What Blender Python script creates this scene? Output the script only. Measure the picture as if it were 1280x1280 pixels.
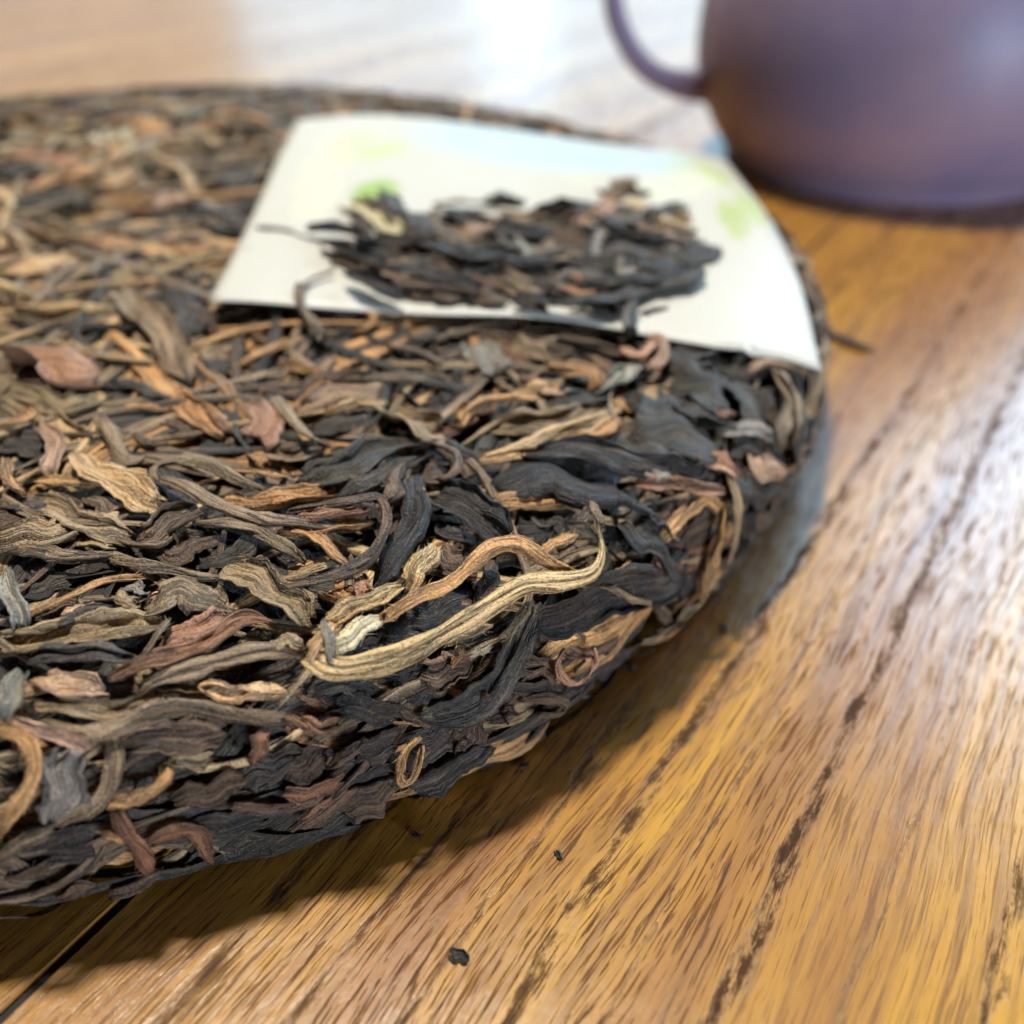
import bpy, math, random
import numpy as np
from mathutils import Vector

# ------------------------------------------------------------------ camera, world, lights, exposure
S = 0.01                                    # the numbers below are centimetres
scene = bpy.context.scene
for o in list(bpy.data.objects):
    bpy.data.objects.remove(o, do_unlink=True)
F, PITCH, CAM_H = 1372.0, math.radians(33.22), 6.67
cam_data = bpy.data.cameras.new('camera'); cam = bpy.data.objects.new('camera', cam_data)
scene.collection.objects.link(cam); scene.camera = cam
cam.location = (0, 0, CAM_H*S); cam.rotation_euler = (math.pi/2-PITCH, 0, 0)
cam_data.sensor_width = 36; cam_data.lens = 36*F/1280
cam_data.clip_start = 0.001; cam_data.clip_end = 50
cam_data.dof.use_dof = True; cam_data.dof.focus_distance = 8.1*S; cam_data.dof.aperture_fstop = 19.5
cam_data.dof.aperture_blades = 0

world = bpy.data.worlds.new('World'); scene.world = world; world.use_nodes = True
bg = world.node_tree.nodes['Background']
bg.inputs[0].default_value = (0.88, 0.92, 1.0, 1); bg.inputs[1].default_value = 0.05

def area(name, loc, target, sx, sy, watts, col):
    d = bpy.data.lights.new(name, 'AREA'); d.shape = 'RECTANGLE'; d.size = sx*S; d.size_y = sy*S
    d.energy = watts; d.color = col
    o = bpy.data.objects.new(name, d); scene.collection.objects.link(o)
    o.location = [c*S for c in loc]
    o.rotation_euler = (Vector(target)-Vector(loc)).to_track_quat('-Z', 'Y').to_euler()
    return o
# the wide window behind the tea table: garden below, brighter sky above to the right; the top light; an added low fill lamp behind the camera, to lift the teapot
area('window_light_lower', (53, 150, 26), (0, 14, 0), 122, 40, 5.0, (0.50, 0.78, 1.0))
area('window_light_edge', (-15, 152, 26), (0, 14, 0), 40, 40, 1.5, (0.52, 0.79, 1.0))
area('far_left_fill_light', (-64, 148, 27), (0, 14, 0), 58, 42, 0.75, (0.90, 0.94, 1.0))  # added dim panel: sheen on the far-left wood, softer glare edge
area('window_light_upper', (95, 130, 80), (12, 12, 0), 84, 64, 22.0, (0.49, 0.75, 1.0))
area('top_light', (-12, 40, 128), (-3, 10, 0), 15, 13, 27.0, (1.0, 0.98, 0.93))
area('teapot_fill_light', (62, -78, 12), (8, 24, 3), 60, 20, 12.5, (0.62, 0.77, 1.0))

vs = scene.view_settings
vs.view_transform = 'Standard'; vs.look = 'None'; vs.exposure = 0.0; vs.gamma = 1.0
scene.render.engine = 'CYCLES'
scene.cycles.use_denoising = True
scene.cycles.max_bounces = 5; scene.cycles.diffuse_bounces = 2; scene.cycles.glossy_bounces = 2
scene.cycles.use_adaptive_sampling = True; scene.cycles.adaptive_threshold = 0.03; scene.cycles.adaptive_min_samples = 12
scene.cycles.sample_clamp_indirect = 4.0

rnd = random.Random(7); rng = np.random.default_rng(7)
COL = scene.collection

# ------------------------------------------------------------------ small helpers
CP, SP = math.cos(PITCH), math.sin(PITCH)
def ray(px, py):
    X = (np.asarray(px, float)-640)/F; Y = (640-np.asarray(py, float))/F
    return np.stack([X, CP+Y*SP, -SP+Y*CP], -1)
def project(P):
    d = P[..., 1]*CP-(P[..., 2]-CAM_H)*SP
    u = P[..., 1]*SP+(P[..., 2]-CAM_H)*CP
    return np.stack([640+F*P[..., 0]/d, 640-F*u/d], -1), d
def on_table(px, py, z=0.0):
    r = ray(px, py); return r*((z-CAM_H)/r[..., 2:3])+np.array([0, 0, CAM_H])

def node_mat(name):
    m = bpy.data.materials.new(name); m.use_nodes = True
    nt = m.node_tree; nt.nodes.clear()
    out = nt.nodes.new('ShaderNodeOutputMaterial'); b = nt.nodes.new('ShaderNodeBsdfPrincipled')
    nt.links.new(b.outputs[0], out.inputs[0])
    return m, nt, b
class NB:
    def __init__(s, nt): s.nt = nt
    def n(s, t, **k):
        x = s.nt.nodes.new(t)
        for a, v in k.items(): setattr(x, a, v)
        return x
    def put(s, sock, v):
        if hasattr(v, 'is_linked') or isinstance(v, bpy.types.NodeSocket): s.nt.links.new(v, sock)
        else: sock.default_value = v
    def math(s, op, a, b=0.5, c=0.0, clamp=False):
        x = s.n('ShaderNodeMath', operation=op, use_clamp=clamp)
        s.put(x.inputs[0], a); s.put(x.inputs[1], b)
        if op in ('MULTIPLY_ADD', 'SMOOTH_MIN', 'COMPARE'): s.put(x.inputs[2], c)
        return x.outputs[0]
    def ramp(s, v, a, b, lo=0.0, hi=1.0, smooth=True):
        x = s.n('ShaderNodeMapRange', interpolation_type='SMOOTHSTEP' if smooth else 'LINEAR')
        s.put(x.inputs[0], v); s.put(x.inputs[1], a); s.put(x.inputs[2], b); s.put(x.inputs[3], lo); s.put(x.inputs[4], hi)
        return x.outputs[0]
    def mix(s, f, a, b, mode='MIX'):
        x = s.n('ShaderNodeMix', data_type='RGBA', blend_type=mode)
        s.put(x.inputs[0], f); s.put(x.inputs[6], a); s.put(x.inputs[7], b)
        return x.outputs[2]
    def vscale(s, v, k, off=(0, 0, 0)):
        x = s.n('ShaderNodeMapping'); s.put(x.inputs[0], v)
        x.inputs['Scale'].default_value = k; x.inputs['Location'].default_value = off
        return x.outputs[0]
    def noise(s, v, scale=1.0, detail=3.0, rough=0.55, dist=0.0):
        x = s.n('ShaderNodeTexNoise'); s.put(x.inputs['Vector'], v)
        x.inputs['Scale'].default_value = scale; x.inputs['Detail'].default_value = detail
        x.inputs['Roughness'].default_value = rough; x.inputs['Distortion'].default_value = dist
        return x.outputs[0]
    def bump(s, h, strength, dist, prev=None):
        x = s.n('ShaderNodeBump'); s.put(x.inputs['Height'], h)
        x.inputs['Strength'].default_value = strength; x.inputs['Distance'].default_value = dist
        if prev is not None: s.put(x.inputs['Normal'], prev)
        return x.outputs[0]

def lin(r, g, b):
    f = lambda c: (c/255/12.92) if c/255 <= 0.04045 else ((c/255+0.055)/1.055)**2.4
    return (f(r), f(g), f(b))

def mesh_obj(name, V, Fc, mat, parent=None, smooth=True, attrs=None):
    me = bpy.data.meshes.new(name)
    V = np.asarray(V, np.float32)*S; Fc = np.asarray(Fc, np.int32)
    k = Fc.shape[1]
    me.vertices.add(len(V)); me.vertices.foreach_set('co', V.ravel())
    me.loops.add(Fc.size); me.loops.foreach_set('vertex_index', Fc.ravel())
    me.polygons.add(len(Fc)); me.polygons.foreach_set('loop_start', np.arange(len(Fc), dtype=np.int32)*k)
    me.polygons.foreach_set('use_smooth', np.full(len(Fc), smooth))
    if attrs:
        for an, (ty, arr) in attrs.items():
            a = me.attributes.new(an, ty, 'POINT')
            a.data.foreach_set('color' if ty == 'FLOAT_COLOR' else 'vector', np.asarray(arr, np.float32).ravel())
    me.update(calc_edges=True); me.validate()
    me.materials.append(mat)
    o = bpy.data.objects.new(name, me); COL.objects.link(o)
    if parent: o.parent = parent
    return o
def empty(name, loc=(0, 0, 0)):
    o = bpy.data.objects.new(name, None); COL.objects.link(o); o.location = [c*S for c in loc]
    o.empty_display_size = 0.01
    return o
def tag(o, label, cat=None, group=None, kind=None):
    if label: o['label'] = label
    if cat: o['category'] = cat
    if group: o['group'] = group
    if kind: o['kind'] = kind
    return o
def crom(P, n):
    """Catmull-Rom through the rows of P, n samples evenly spaced along its length"""
    P = np.asarray(P, float)
    if len(P) == 2: P = np.array([P[0], (P[0]+P[1])/2, P[1]])
    Q = np.vstack([2*P[0]-P[1], P, 2*P[-1]-P[-2]])
    out = []
    for i in range(len(P)-1):
        t = np.linspace(0, 1, 24, endpoint=False)[:, None]
        a, b, c, d = Q[i], Q[i+1], Q[i+2], Q[i+3]
        out.append(0.5*((2*b)+(-a+c)*t+(2*a-5*b+4*c-d)*t*t+(-a+3*b-3*c+d)*t**3))
    out = np.vstack(out+[P[-1:]])
    L = np.r_[0, np.cumsum(np.linalg.norm(np.diff(out[:, :2] if P.shape[1] == 3 and False else out, axis=0), axis=1))]
    u = np.linspace(0, L[-1], n)
    return np.stack([np.interp(u, L, out[:, k]) for k in range(P.shape[1])], -1)

# ------------------------------------------------------------------ materials
GA = math.radians(30.7)                      # direction of the wood grain, clockwise from straight ahead
def wood_material():
    m, nt, b = node_mat('oiled_wood'); q = NB(nt)
    tc = q.n('ShaderNodeTexCoord')
    co = q.vscale(tc.outputs['Object'], (100, 100, 100))           # cm; x across the grain, y along it
    sep = q.n('ShaderNodeSeparateXYZ'); q.put(sep.inputs[0], co)
    X, Y = sep.outputs[0], sep.outputs[1]
    wob = q.noise(q.vscale(co, (0.25, 0.10, 1)), 1.0, 2.0)
    wob2 = q.noise(q.vscale(co, (2.0, 0.7, 1), (7, 3, 0)), 1.0, 3.0, 0.65)
    xw = q.math('ADD', X, q.math('ADD', q.math('MULTIPLY', q.math('SUBTRACT', wob, 0.5), 1.3),
                                 q.math('MULTIPLY', q.math('SUBTRACT', wob2, 0.5), 0.05)))
    cw = q.n('ShaderNodeCombineXYZ'); q.put(cw.inputs[0], xw); q.put(cw.inputs[1], Y)
    cw = cw.outputs[0]
    bands = q.noise(q.vscale(cw, (0.85, 0.025, 1)), 1.0, 4.0, 0.6)          # broad figure
    fine = q.noise(q.vscale(cw, (9.0, 0.30, 1), (3, 1, 0)), 1.0, 6.0, 0.72)     # fine streaks
    pores = q.noise(q.vscale(cw, (44.0, 1.5, 1), (1, 9, 0)), 1.0, 3.0, 0.6)     # short dark dashes
    pores2 = q.noise(q.vscale(cw, (24.0, 1.6, 1), (5, 2, 0)), 1.0, 3.0, 0.6, 0.4)
    poreamt = q.noise(q.vscale(co, (0.5, 0.10, 1), (11, 5, 0)), 1.0, 2.0)
    pm = q.math('MULTIPLY', q.ramp(pores, 0.53, 0.61), q.ramp(poreamt, 0.34, 0.62, 0.55, 1.0))
    pm2 = q.math('MULTIPLY', q.ramp(pores2, 0.58, 0.635), q.ramp(poreamt, 0.40, 0.65, 0.25, 0.9))
    # the long dark veins
    veins = None
    br = q.noise(q.vscale(cw, (9.0, 1.6, 1), (3.7, 5.1, 0)), 1.0, 5.0, 0.75)
    wj = q.math('ADD', X, q.math('MULTIPLY', q.math('SUBTRACT', q.noise(q.vscale(co, (2.2, 0.9, 1), (2.3, 1, 0)), 1.0, 6.0, 0.72), 0.5), 0.40))
    for i, (x0, w, st) in enumerate([(-2.16, 0.085, 0.95), (-1.0, 0.095, 1.0), (0.52, 0.08, 0.85), (-3.35, 0.06, 0.8),
                                         (-4.05, 0.13, 0.75), (2.1, 0.10, 0.6), (3.7, 0.12, 0.6), (-1.62, 0.035, 0.6),
                                         (-0.3, 0.035, 0.5), (-2.75, 0.045, 0.65), (-7.5, 0.3, 0.6), (-11.0, 0.4, 0.5)]):
        v = q.math('MULTIPLY', q.ramp(q.math('ABSOLUTE', q.math('SUBTRACT', wj, x0)), w*0.25, w, st, 0.0), 1.0)
        veins = v if veins is None else q.math('MAXIMUM', veins, v)
    veins = q.math('MULTIPLY', veins, q.ramp(br, 0.42, 0.56, 0.10, 1.0))
    c = q.mix(q.ramp(bands, 0.30, 0.70), (*lin(190, 139, 42), 1), (*lin(146, 95, 34), 1))
    c = q.mix(q.ramp(fine, 0.42, 0.64, 0.0, 0.6), c, (*lin(104, 64, 28), 1))
    c = q.mix(q.math('MULTIPLY', pm, 0.80), c, (*lin(84, 48, 26), 1))
    c = q.mix(q.math('MULTIPLY', pm2, 0.85), c, (*lin(60, 35, 22), 1))
    c = q.mix(q.math('MULTIPLY', veins, 0.90), c, (*lin(46, 28, 20), 1))
    q.put(b.inputs['Base Color'], c)
    rough = q.ramp(q.math('ADD', q.math('MULTIPLY', fine, 0.5), q.math('MULTIPLY', veins, 0.5)), 0.2, 0.8, 0.29, 0.44)
    allp = q.math('MAXIMUM', veins, q.math('MAXIMUM', pm, pm2))
    q.put(b.inputs['Roughness'], q.math('MULTIPLY_ADD', allp, 0.35, rough, True))
    q.put(b.inputs['Specular IOR Level'], q.ramp(allp, 0.0, 1.0, 0.5, 0.12))
    q.put(b.inputs['Coat Weight'], q.ramp(allp, 0.0, 1.0, 0.5, 0.05)); b.inputs['Coat Roughness'].default_value = 0.28
    b.inputs['IOR'].default_value = 1.5
    ripple = q.noise(q.vscale(co, (5.0, 3.2, 1), (2, 4, 0)), 1.0, 3.0, 0.55)
    h = q.math('SUBTRACT', q.math('MULTIPLY', ripple, 0.45), q.math('MULTIPLY', veins, 0.35))
    h = q.math('SUBTRACT', h, q.math('MULTIPLY', q.math('MAXIMUM', pm, pm2), 0.22))
    h = q.math('ADD', h, q.math('MULTIPLY', fine, 0.22))
    q.put(b.inputs['Normal'], q.bump(h, 0.40, 0.0004))
    return m
WOOD = wood_material()

def leaf_material():
    """tint: the leaf's own colour (alpha: how streaky it is); fib: along, across, seed in cm"""
    m, nt, b = node_mat('tea_leaf'); q = NB(nt)
    at = q.n('ShaderNodeAttribute', attribute_name='tint'); fb = q.n('ShaderNodeAttribute', attribute_name='fib')
    tint, amt, fib = at.outputs['Color'], at.outputs['Alpha'], fb.outputs['Vector']
    st = q.noise(q.vscale(fib, (1.5, 24, 3.1)), 1.0, 4.0, 0.65, 0.15)
    st2 = q.noise(q.vscale(fib, (4.5, 85, 5.3)), 1.0, 1.0, 0.6)
    mot = q.noise(q.vscale(fib, (3.0, 6.0, 2.7), (4, 4, 4)), 1.0, 3.0, 0.6)
    dark = q.mix(0.82, tint, (*lin(22, 19, 15), 1))
    lite = q.mix(0.30, q.mix(1.0, tint, (1.5, 1.45, 1.4, 1), 'MULTIPLY'), (*lin(196, 168, 132), 1))
    c = q.mix(q.math('MULTIPLY', q.ramp(st, 0.54, 0.43), amt), tint, dark)
    c = q.mix(q.math('MULTIPLY', q.ramp(st, 0.55, 0.68), q.math('MULTIPLY', amt, 0.75)), c, lite)
    c = q.mix(q.ramp(mot, 0.55, 0.78, 0.0, 0.5), c, dark)
    c = q.mix(q.ramp(st2, 0.50, 0.68, 0.0, 0.40), c, lite)
    tcl = q.n('ShaderNodeTexCoord'); spk = q.noise(tcl.outputs['Object'], 4200, 2.0, 0.7)
    c = q.mix(q.ramp(spk, 0.56, 0.70, 0.0, 0.5), c, lite)
    c = q.mix(q.ramp(spk, 0.44, 0.32, 0.0, 0.65), c, dark)
    q.put(b.inputs['Base Color'], c)
    q.put(b.inputs['Roughness'], q.ramp(mot, 0.3, 0.7, 0.42, 0.66))
    b.inputs['Specular IOR Level'].default_value = 0.45
    h = q.math('ADD', q.math('MULTIPLY', st, 1.0), q.math('ADD', q.math('MULTIPLY', st2, 0.35), q.math('MULTIPLY_ADD', spk, 0.5, q.math('MULTIPLY', mot, 0.5))))
    q.put(b.inputs['Normal'], q.bump(h, 1.0, 0.0006))
    return m
LEAF = leaf_material()

PAL = {  # sRGB of the leaf itself, streakiness
    'g': ((206, 152, 94), 1.0), 'h': ((224, 180, 126), 0.95), 'c': ((234, 204, 160), 0.7), 'p': ((200, 158, 124), 0.7),
    'r': ((146, 100, 70), 0.95), 't': ((146, 121, 92), 1.0), 'o': ((170, 142, 102), 1.0), 'd': ((66, 60, 53), 0.75),
    'k': ((42, 40, 40), 0.6), 'n': ((102, 78, 58), 0.9), 'b': ((152, 142, 126), 0.7), 's': ((196, 144, 110), 0.6)}

# ------------------------------------------------------------------ the table
def box(x0, x1, y0, y1, z0, z1, bev=0.0):
    """a plank: top edges chamfered"""
    b = bev
    V = [(x0, y0, z0), (x1, y0, z0), (x1, y1, z0), (x0, y1, z0), (x0, y0, z1-b), (x1, y0, z1-b), (x1, y1, z1-b), (x0, y1, z1-b),
         (x0+b, y0+b, z1), (x1-b, y0+b, z1), (x1-b, y1-b, z1), (x0+b, y1-b, z1)]
    Fc = [(3, 2, 1, 0), (0, 1, 5, 4), (1, 2, 6, 5), (2, 3, 7, 6), (3, 0, 4, 7), (4, 5, 9, 8), (5, 6, 10, 9), (6, 7, 11, 10), (7, 4, 8, 11), (8, 9, 10, 11)]
    return V, Fc
table = empty('table_top'); table.rotation_euler = (0, 0, -GA)
tag(table, 'brown oiled wooden table top of wide planks', None, None, 'structure')
seams = [-68, -47, -26, -5, 16, 37]
for a, b_ in zip(seams[:-1], seams[1:]):
    V, Fc = box(a+0.035, b_-0.035, -25, 120, -2.5, 0.0, 0.015)
    mesh_obj('plank', V, Fc, WOOD, table, smooth=False)
mN, ntN, bN = node_mat('seam_shadow_wood'); bN.inputs['Base Color'].default_value = (*lin(26, 18, 14), 1); bN.inputs['Roughness'].default_value = 0.8
for a in seams[1:-1]:
    V, Fc = box(a-0.034, a+0.034, -24.8, 119.8, -0.4, -0.035); mesh_obj('seam_shade_strip', V, Fc, mN, table, smooth=False)  # dark strips in the open gaps, the shade put into their colour
V, Fc = box(-68, 37, -24.9, 119.9, -3.6, -2.52); mesh_obj('batten', V, Fc, mN, table, smooth=False)

# ------------------------------------------------------------------ the tea cake: a solid of revolution to lay leaves on
CX, CY = -5.54, 14.28
prof = np.array([(0, 1.86), (3, 1.86), (5.5, 1.85), (7.2, 1.81), (8.3, 1.75), (9.0, 1.62), (9.38, 1.40), (9.56, 1.10), (9.62, 0.78), (9.60, 0.45), (9.54, 0.2), (9.46, 0.03)])
prof = crom(prof, 400)
arc = np.r_[0, np.cumsum(np.linalg.norm(np.diff(prof, axis=0), axis=1))]
tg = np.gradient(prof, axis=0); tg /= np.linalg.norm(tg, axis=1)[:, None]
pn = np.stack([-tg[:, 1], tg[:, 0]], -1); pn[pn.sum(1) < 0] *= 1
pn = np.where((pn[:, 1:2] < 0) & (prof[:, 1:2] > 0.9), -pn, pn)
pn = np.stack([-tg[:, 1], tg[:, 0]], -1)          # tangent runs outward then down, so this normal points out
S_MAX = arc[-1]
def kout(th):
    d = (th+math.radians(97)+math.pi) % (2*math.pi)-math.pi
    return 1+0.034*np.exp(-(d/math.radians(22))**2)+0.006*np.sin(5*th+1)+0.004*np.sin(11*th)
def rad(P): return np.hypot(P[..., 0]-CX, P[..., 1]-CY)/kout(np.arctan2(P[..., 1]-CY, P[..., 0]-CX))
def surf(s, th):
    s = np.clip(s, 0, S_MAX)
    r = np.interp(s, arc, prof[:, 0]); z = np.interp(s, arc, prof[:, 1])
    nr = np.interp(s, arc, pn[:, 0]); nz = np.interp(s, arc, pn[:, 1])
    c, n_ = np.cos(th), np.sin(th); r = r*kout(th)
    return np.stack([CX+r*c, CY+r*n_, z], -1), np.stack([nr*c, nr*n_, nz], -1)
itop = int(np.argmax(prof[:, 0])); RM = prof[itop, 0]
def inside(P, L):
    r = rad(P)
    # offset profile by L along its normal
    o = prof+pn*np.asarray(L)[..., None, None] if np.ndim(L) else prof+pn*L
    zt = np.interp(r, o[:itop+1, 0], o[:itop+1, 1]); zb = np.interp(r, o[itop:, 0][::-1], o[itop:, 1][::-1])
    return (r < o[itop, 0]) & (P[..., 2] < zt) & ((P[..., 2] > zb) | (r < o[-1, 0]))
TT = np.linspace(5.5, 36, 2600)
def unproject(px, py, L):
    """where the view ray of a pixel meets the cake's surface raised by L; off the cake: the nearest point of the ray"""
    d = ray(px, py); P = d[None]*TT[:, None]+np.array([0, 0, CAM_H])
    m = inside(P, L)
    if m.any():
        p = P[int(np.argmax(m))]
    else:
        r = rad(P); o = prof+pn*L
        dd = np.hypot(r[:, None]-o[None, ::8, 0], P[:, 2][:, None]-o[None, ::8, 1]).min(1)
        p = P[int(np.argmin(dd))]
    return p
def normal_at(P):
    r0 = np.hypot(P[:, 0]-CX, P[:, 1]-CY); r = rad(P)
    i = np.argmin((r[:, None]-prof[None, :, 0])**2+(P[:, 2:3]-prof[None, :, 1])**2, 1)
    c, n_ = (P[:, 0]-CX)/np.maximum(r0, 1e-6), (P[:, 1]-CY)/np.maximum(r0, 1e-6)
    return np.stack([pn[i, 0]*c, pn[i, 0]*n_, pn[i, 1]], -1)

cake = empty('tea_cake', (0, 0, 0))
tag(cake, 'round pressed cake of dark and golden dried tea leaves lying on the table', 'tea cake')

# dark pressed core under the leaves
mC, ntC, bC = node_mat('pressed_tea'); qC = NB(ntC)
tcC = qC.n('ShaderNodeTexCoord'); nzC = qC.noise(tcC.outputs['Object'], 420, 4, 0.65)
qC.put(bC.inputs['Base Color'], qC.mix(qC.ramp(nzC, 0.35, 0.7), (*lin(20, 16, 14), 1), (*lin(58, 42, 30), 1)))
bC.inputs['Roughness'].default_value = 0.75
qC.put(bC.inputs['Normal'], qC.bump(nzC, 0.8, 0.001))
ns, nth = 70, 220
sg, tgd = np.meshgrid(np.linspace(0.02, S_MAX, ns), np.linspace(0, 2*np.pi, nth, endpoint=False), indexing='ij')
P, N = surf(sg, tgd)
P = P-N*(0.13+0.35*np.clip((sg-(S_MAX-0.8))/0.8, 0, 1)[..., None]+0.05*np.sin(sg*5+3*np.sin(tgd*9))[..., None]+0.03*rng.standard_normal((ns, nth, 1)))
P[..., 2] = np.maximum(P[..., 2], 0.02)
idx = np.arange(ns*nth).reshape(ns, nth)
Fc = np.stack([idx[:-1], np.roll(idx, -1, 1)[:-1], np.roll(idx, -1, 1)[1:], idx[1:]], -1).reshape(-1, 4)[:, ::-1]
mesh_obj('pressed_core', P.reshape(-1, 3), Fc, mC, cake)

# ------------------------------------------------------------------ leaf shapes
def section(nu, nv, roll, pleat, R, flat=1.0, uf=1.0):
    """cross sections of a dried leaf: the arc-length integral of a bending angle that drifts along the leaf.
    returns (nu, nv, 2) with the half extent across = 0.5"""
    u = np.linspace(0, 1, nu)[:, None]; v = np.linspace(-1, 1, nv)[None]
    a = roll*(1+0.25*np.sin(R.uniform(0, 6)+u*uf*R.uniform(2, 5)))*(v+R.uniform(-0.25, 0.25))
    for k in range(3):
        fr = R.uniform(1.2, 2.1)*(k+1)
        a = a+pleat*R.uniform(0.5, 1.0)/(0.6+0.5*k)*np.sin(fr*math.pi*v*0.8+R.uniform(0, 6)+u*uf*R.uniform(-3, 3))*(1+0.5*np.sin(R.uniform(0, 6)+u*uf*R.uniform(4, 12)))
    x = np.cumsum(np.cos(a), 1); y = np.cumsum(np.sin(a), 1)
    x -= (x.max(1, keepdims=True)+x.min(1, keepdims=True))/2
    y -= (y.max(1, keepdims=True)+y.min(1, keepdims=True))/2
    ex = np.maximum(x.max(1, keepdims=True)-x.min(1, keepdims=True), 1e-6)
    sx = 1/ex
    ey = (y.max(1, keepdims=True)-y.min(1, keepdims=True))*sx
    sy = sx*np.minimum(1.0, flat/np.maximum(ey, 1e-6))
    return np.stack([x*sx, y*sy], -1)

def width_profile(u, tip0, tip1, p=0.55):
    """tip 0: pointed, 1: blunt"""
    a = np.clip(u/0.22, 0, 1)**p; b = np.clip((1-u)/0.22, 0, 1)**p
    return np.maximum(0.06, (tip0+(1-tip0)*a)*(tip1+(1-tip1)*b))

def build_leaf(C, N, W, kind, colour, R, nu, nv, shell=True, twist=0.0, tips=(0.2, 0.4), seed=0.0, down=0):
    """sweep a leaf section along the centre line C (nu,3) with up-vectors N and widths W (nu,)"""
    T = np.gradient(C, axis=0); T /= np.maximum(np.linalg.norm(T, axis=1), 1e-9)[:, None]
    N = N-(N*T).sum(1, keepdims=True)*T; N /= np.maximum(np.linalg.norm(N, axis=1), 1e-9)[:, None]
    B = np.cross(N, T)
    u = np.linspace(0, 1, nu)
    uf = min(1.0, np.linalg.norm(np.diff(C, axis=0), axis=1).sum()/(7*W.mean()))
    if kind == 'S': sec = section(nu, nv, R.uniform(1.9, 2.9), R.uniform(0.4, 0.8), R, R.uniform(0.42, 0.62), uf)
    elif kind == 'W': sec = section(nu, nv, R.uniform(1.0, 1.7), R.uniform(0.45, 0.8), R, R.uniform(0.26, 0.40), uf)
    else: sec = section(nu, nv, R.uniform(-0.5, 0.7), R.uniform(0.30, 0.55), R, R.uniform(0.10, 0.22), uf)
    if kind == 'S': sec[..., 1] *= -1
    ph = twist*(u-0.5)+R.uniform(-0.35, 0.35)*np.sin(u*R.uniform(2, 5)+R.uniform(0, 6))
    ca, sa = np.cos(ph)[:, None], np.sin(ph)[:, None]
    x = sec[..., 0]*ca-sec[..., 1]*sa; y = sec[..., 0]*sa+sec[..., 1]*ca
    wp = W*width_profile(u, *tips)*(1+0.10*np.sin(u*uf*R.uniform(8, 16)+R.uniform(0, 6))+0.07*np.sin(u*R.uniform(20, 34))+0.05*np.sin(u*R.uniform(38, 60)))
    x = x*wp[:, None]; y = y*wp[:, None]
    if kind != 'S':   # ragged margins and a crumpled face
        y = y+W.mean()*0.05*np.sin(u[:, None]*uf*R.uniform(14, 26)+np.linspace(-1, 1, nv)[None]*R.uniform(2, 6))
    wob = W.mean()*0.10*np.sin(u*R.uniform(7, 12)+R.uniform(0, 6))
    # uneven broken ends
    endj = np.zeros((nu, nv)); vv = np.linspace(0, 1, nv)
    jag = W.mean()*0.35*np.sin(vv*R.uniform(4, 9)+R.uniform(0, 6))
    endj += (np.clip(1-u/0.15, 0, 1)[:, None])*jag*tips[0]+(np.clip((u-0.85)/0.15, 0, 1)[:, None])*jag[::-1]*tips[1]
    P = C[:, None]+B[:, None]*(x+wob[:, None])[..., None]+N[:, None]*y[..., None]+T[:, None]*endj[..., None]
    L = np.r_[0, np.cumsum(np.linalg.norm(np.diff(C, axis=0), axis=1))]
    wfull = W.mean()*(2.2 if kind == 'S' else 1.2)
    fib = np.stack(np.broadcast_arrays(L[:, None], np.linspace(-0.5, 0.5, nv)[None]*wfull, np.full((1, 1), seed)), -1)
    idx = np.arange(nu*nv).reshape(nu, nv)
    Q = np.stack([idx[:-1, :-1], idx[:-1, 1:], idx[1:, 1:], idx[1:, :-1]], -1).reshape(-1, 4)
    V = P.reshape(-1, 3); fb = fib.reshape(-1, 3)
    if shell:
        du = np.gradient(P, axis=0); dv = np.gradient(P, axis=1)
        nn = np.cross(du, dv); nn /= np.maximum(np.linalg.norm(nn, axis=-1, keepdims=True), 1e-9)
        th = (0.012 if kind != 'S' else 0.018)
        V2 = (P-nn*th).reshape(-1, 3); n = nu*nv
        ring = np.r_[idx[0, :], idx[1:, -1], idx[-1, -2::-1], idx[-2:0:-1, 0]]
        nxt = np.roll(ring, -1)
        Q = np.vstack([Q, Q[:, ::-1]+n, np.stack([ring, ring+n, nxt+n, nxt], -1)])
        V = np.vstack([V, V2]); fb = np.vstack([fb, fb+np.array([0, 0.3, 0])])
    rgb, am = PAL[colour]
    j = R.uniform(0.82, 1.2)
    t = np.array([*[min(c*j*R.uniform(0.97, 1.03), 0.85) for c in lin(*rgb)], am*R.uniform(0.8, 1.1)])
    tt = np.broadcast_to(t, (len(V), 4))
    if shell and down:
        g = np.random.default_rng(int(seed*100)+3); nh = int(down*min(L[-1], 4.0))
        iu = g.integers(1, nu-1, nh); iv = g.integers(1, nv-1, nh)
        base = P[iu, iv]; ln = g.uniform(0.03, 0.085, nh)[:, None]
        d_ = T[iu]*g.choice([1, 1, 1, -1], nh)[:, None]+nn[iu, iv]*g.uniform(-0.1, 0.55, nh)[:, None]+B[iu]*g.normal(0, 0.35, nh)[:, None]
        d_ /= np.linalg.norm(d_, axis=1)[:, None]
        sd = np.cross(d_, nn[iu, iv]); sd /= np.maximum(np.linalg.norm(sd, axis=1), 1e-6)[:, None]
        a0, a1 = base-sd*0.0022, base+sd*0.0022; tip = base+d_*ln+nn[iu, iv]*0.006; m0 = tip+sd*0.0006
        HV = np.stack([a0, a1, m0, tip], 1).reshape(-1, 3); k0 = len(V)
        Q = np.vstack([Q, np.arange(k0, k0+4*nh).reshape(-1, 4)]); V = np.vstack([V, HV])
        fb = np.vstack([fb, np.repeat(fib[iu, iv], 4, axis=0)])
        th_ = np.tile(np.array([*[min(c*1.35+0.03, 0.8) for c in t[:3]], 0.1]), (4*nh, 1)); tt = np.vstack([tt, th_])
    return V, Q, tt, fb

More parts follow.
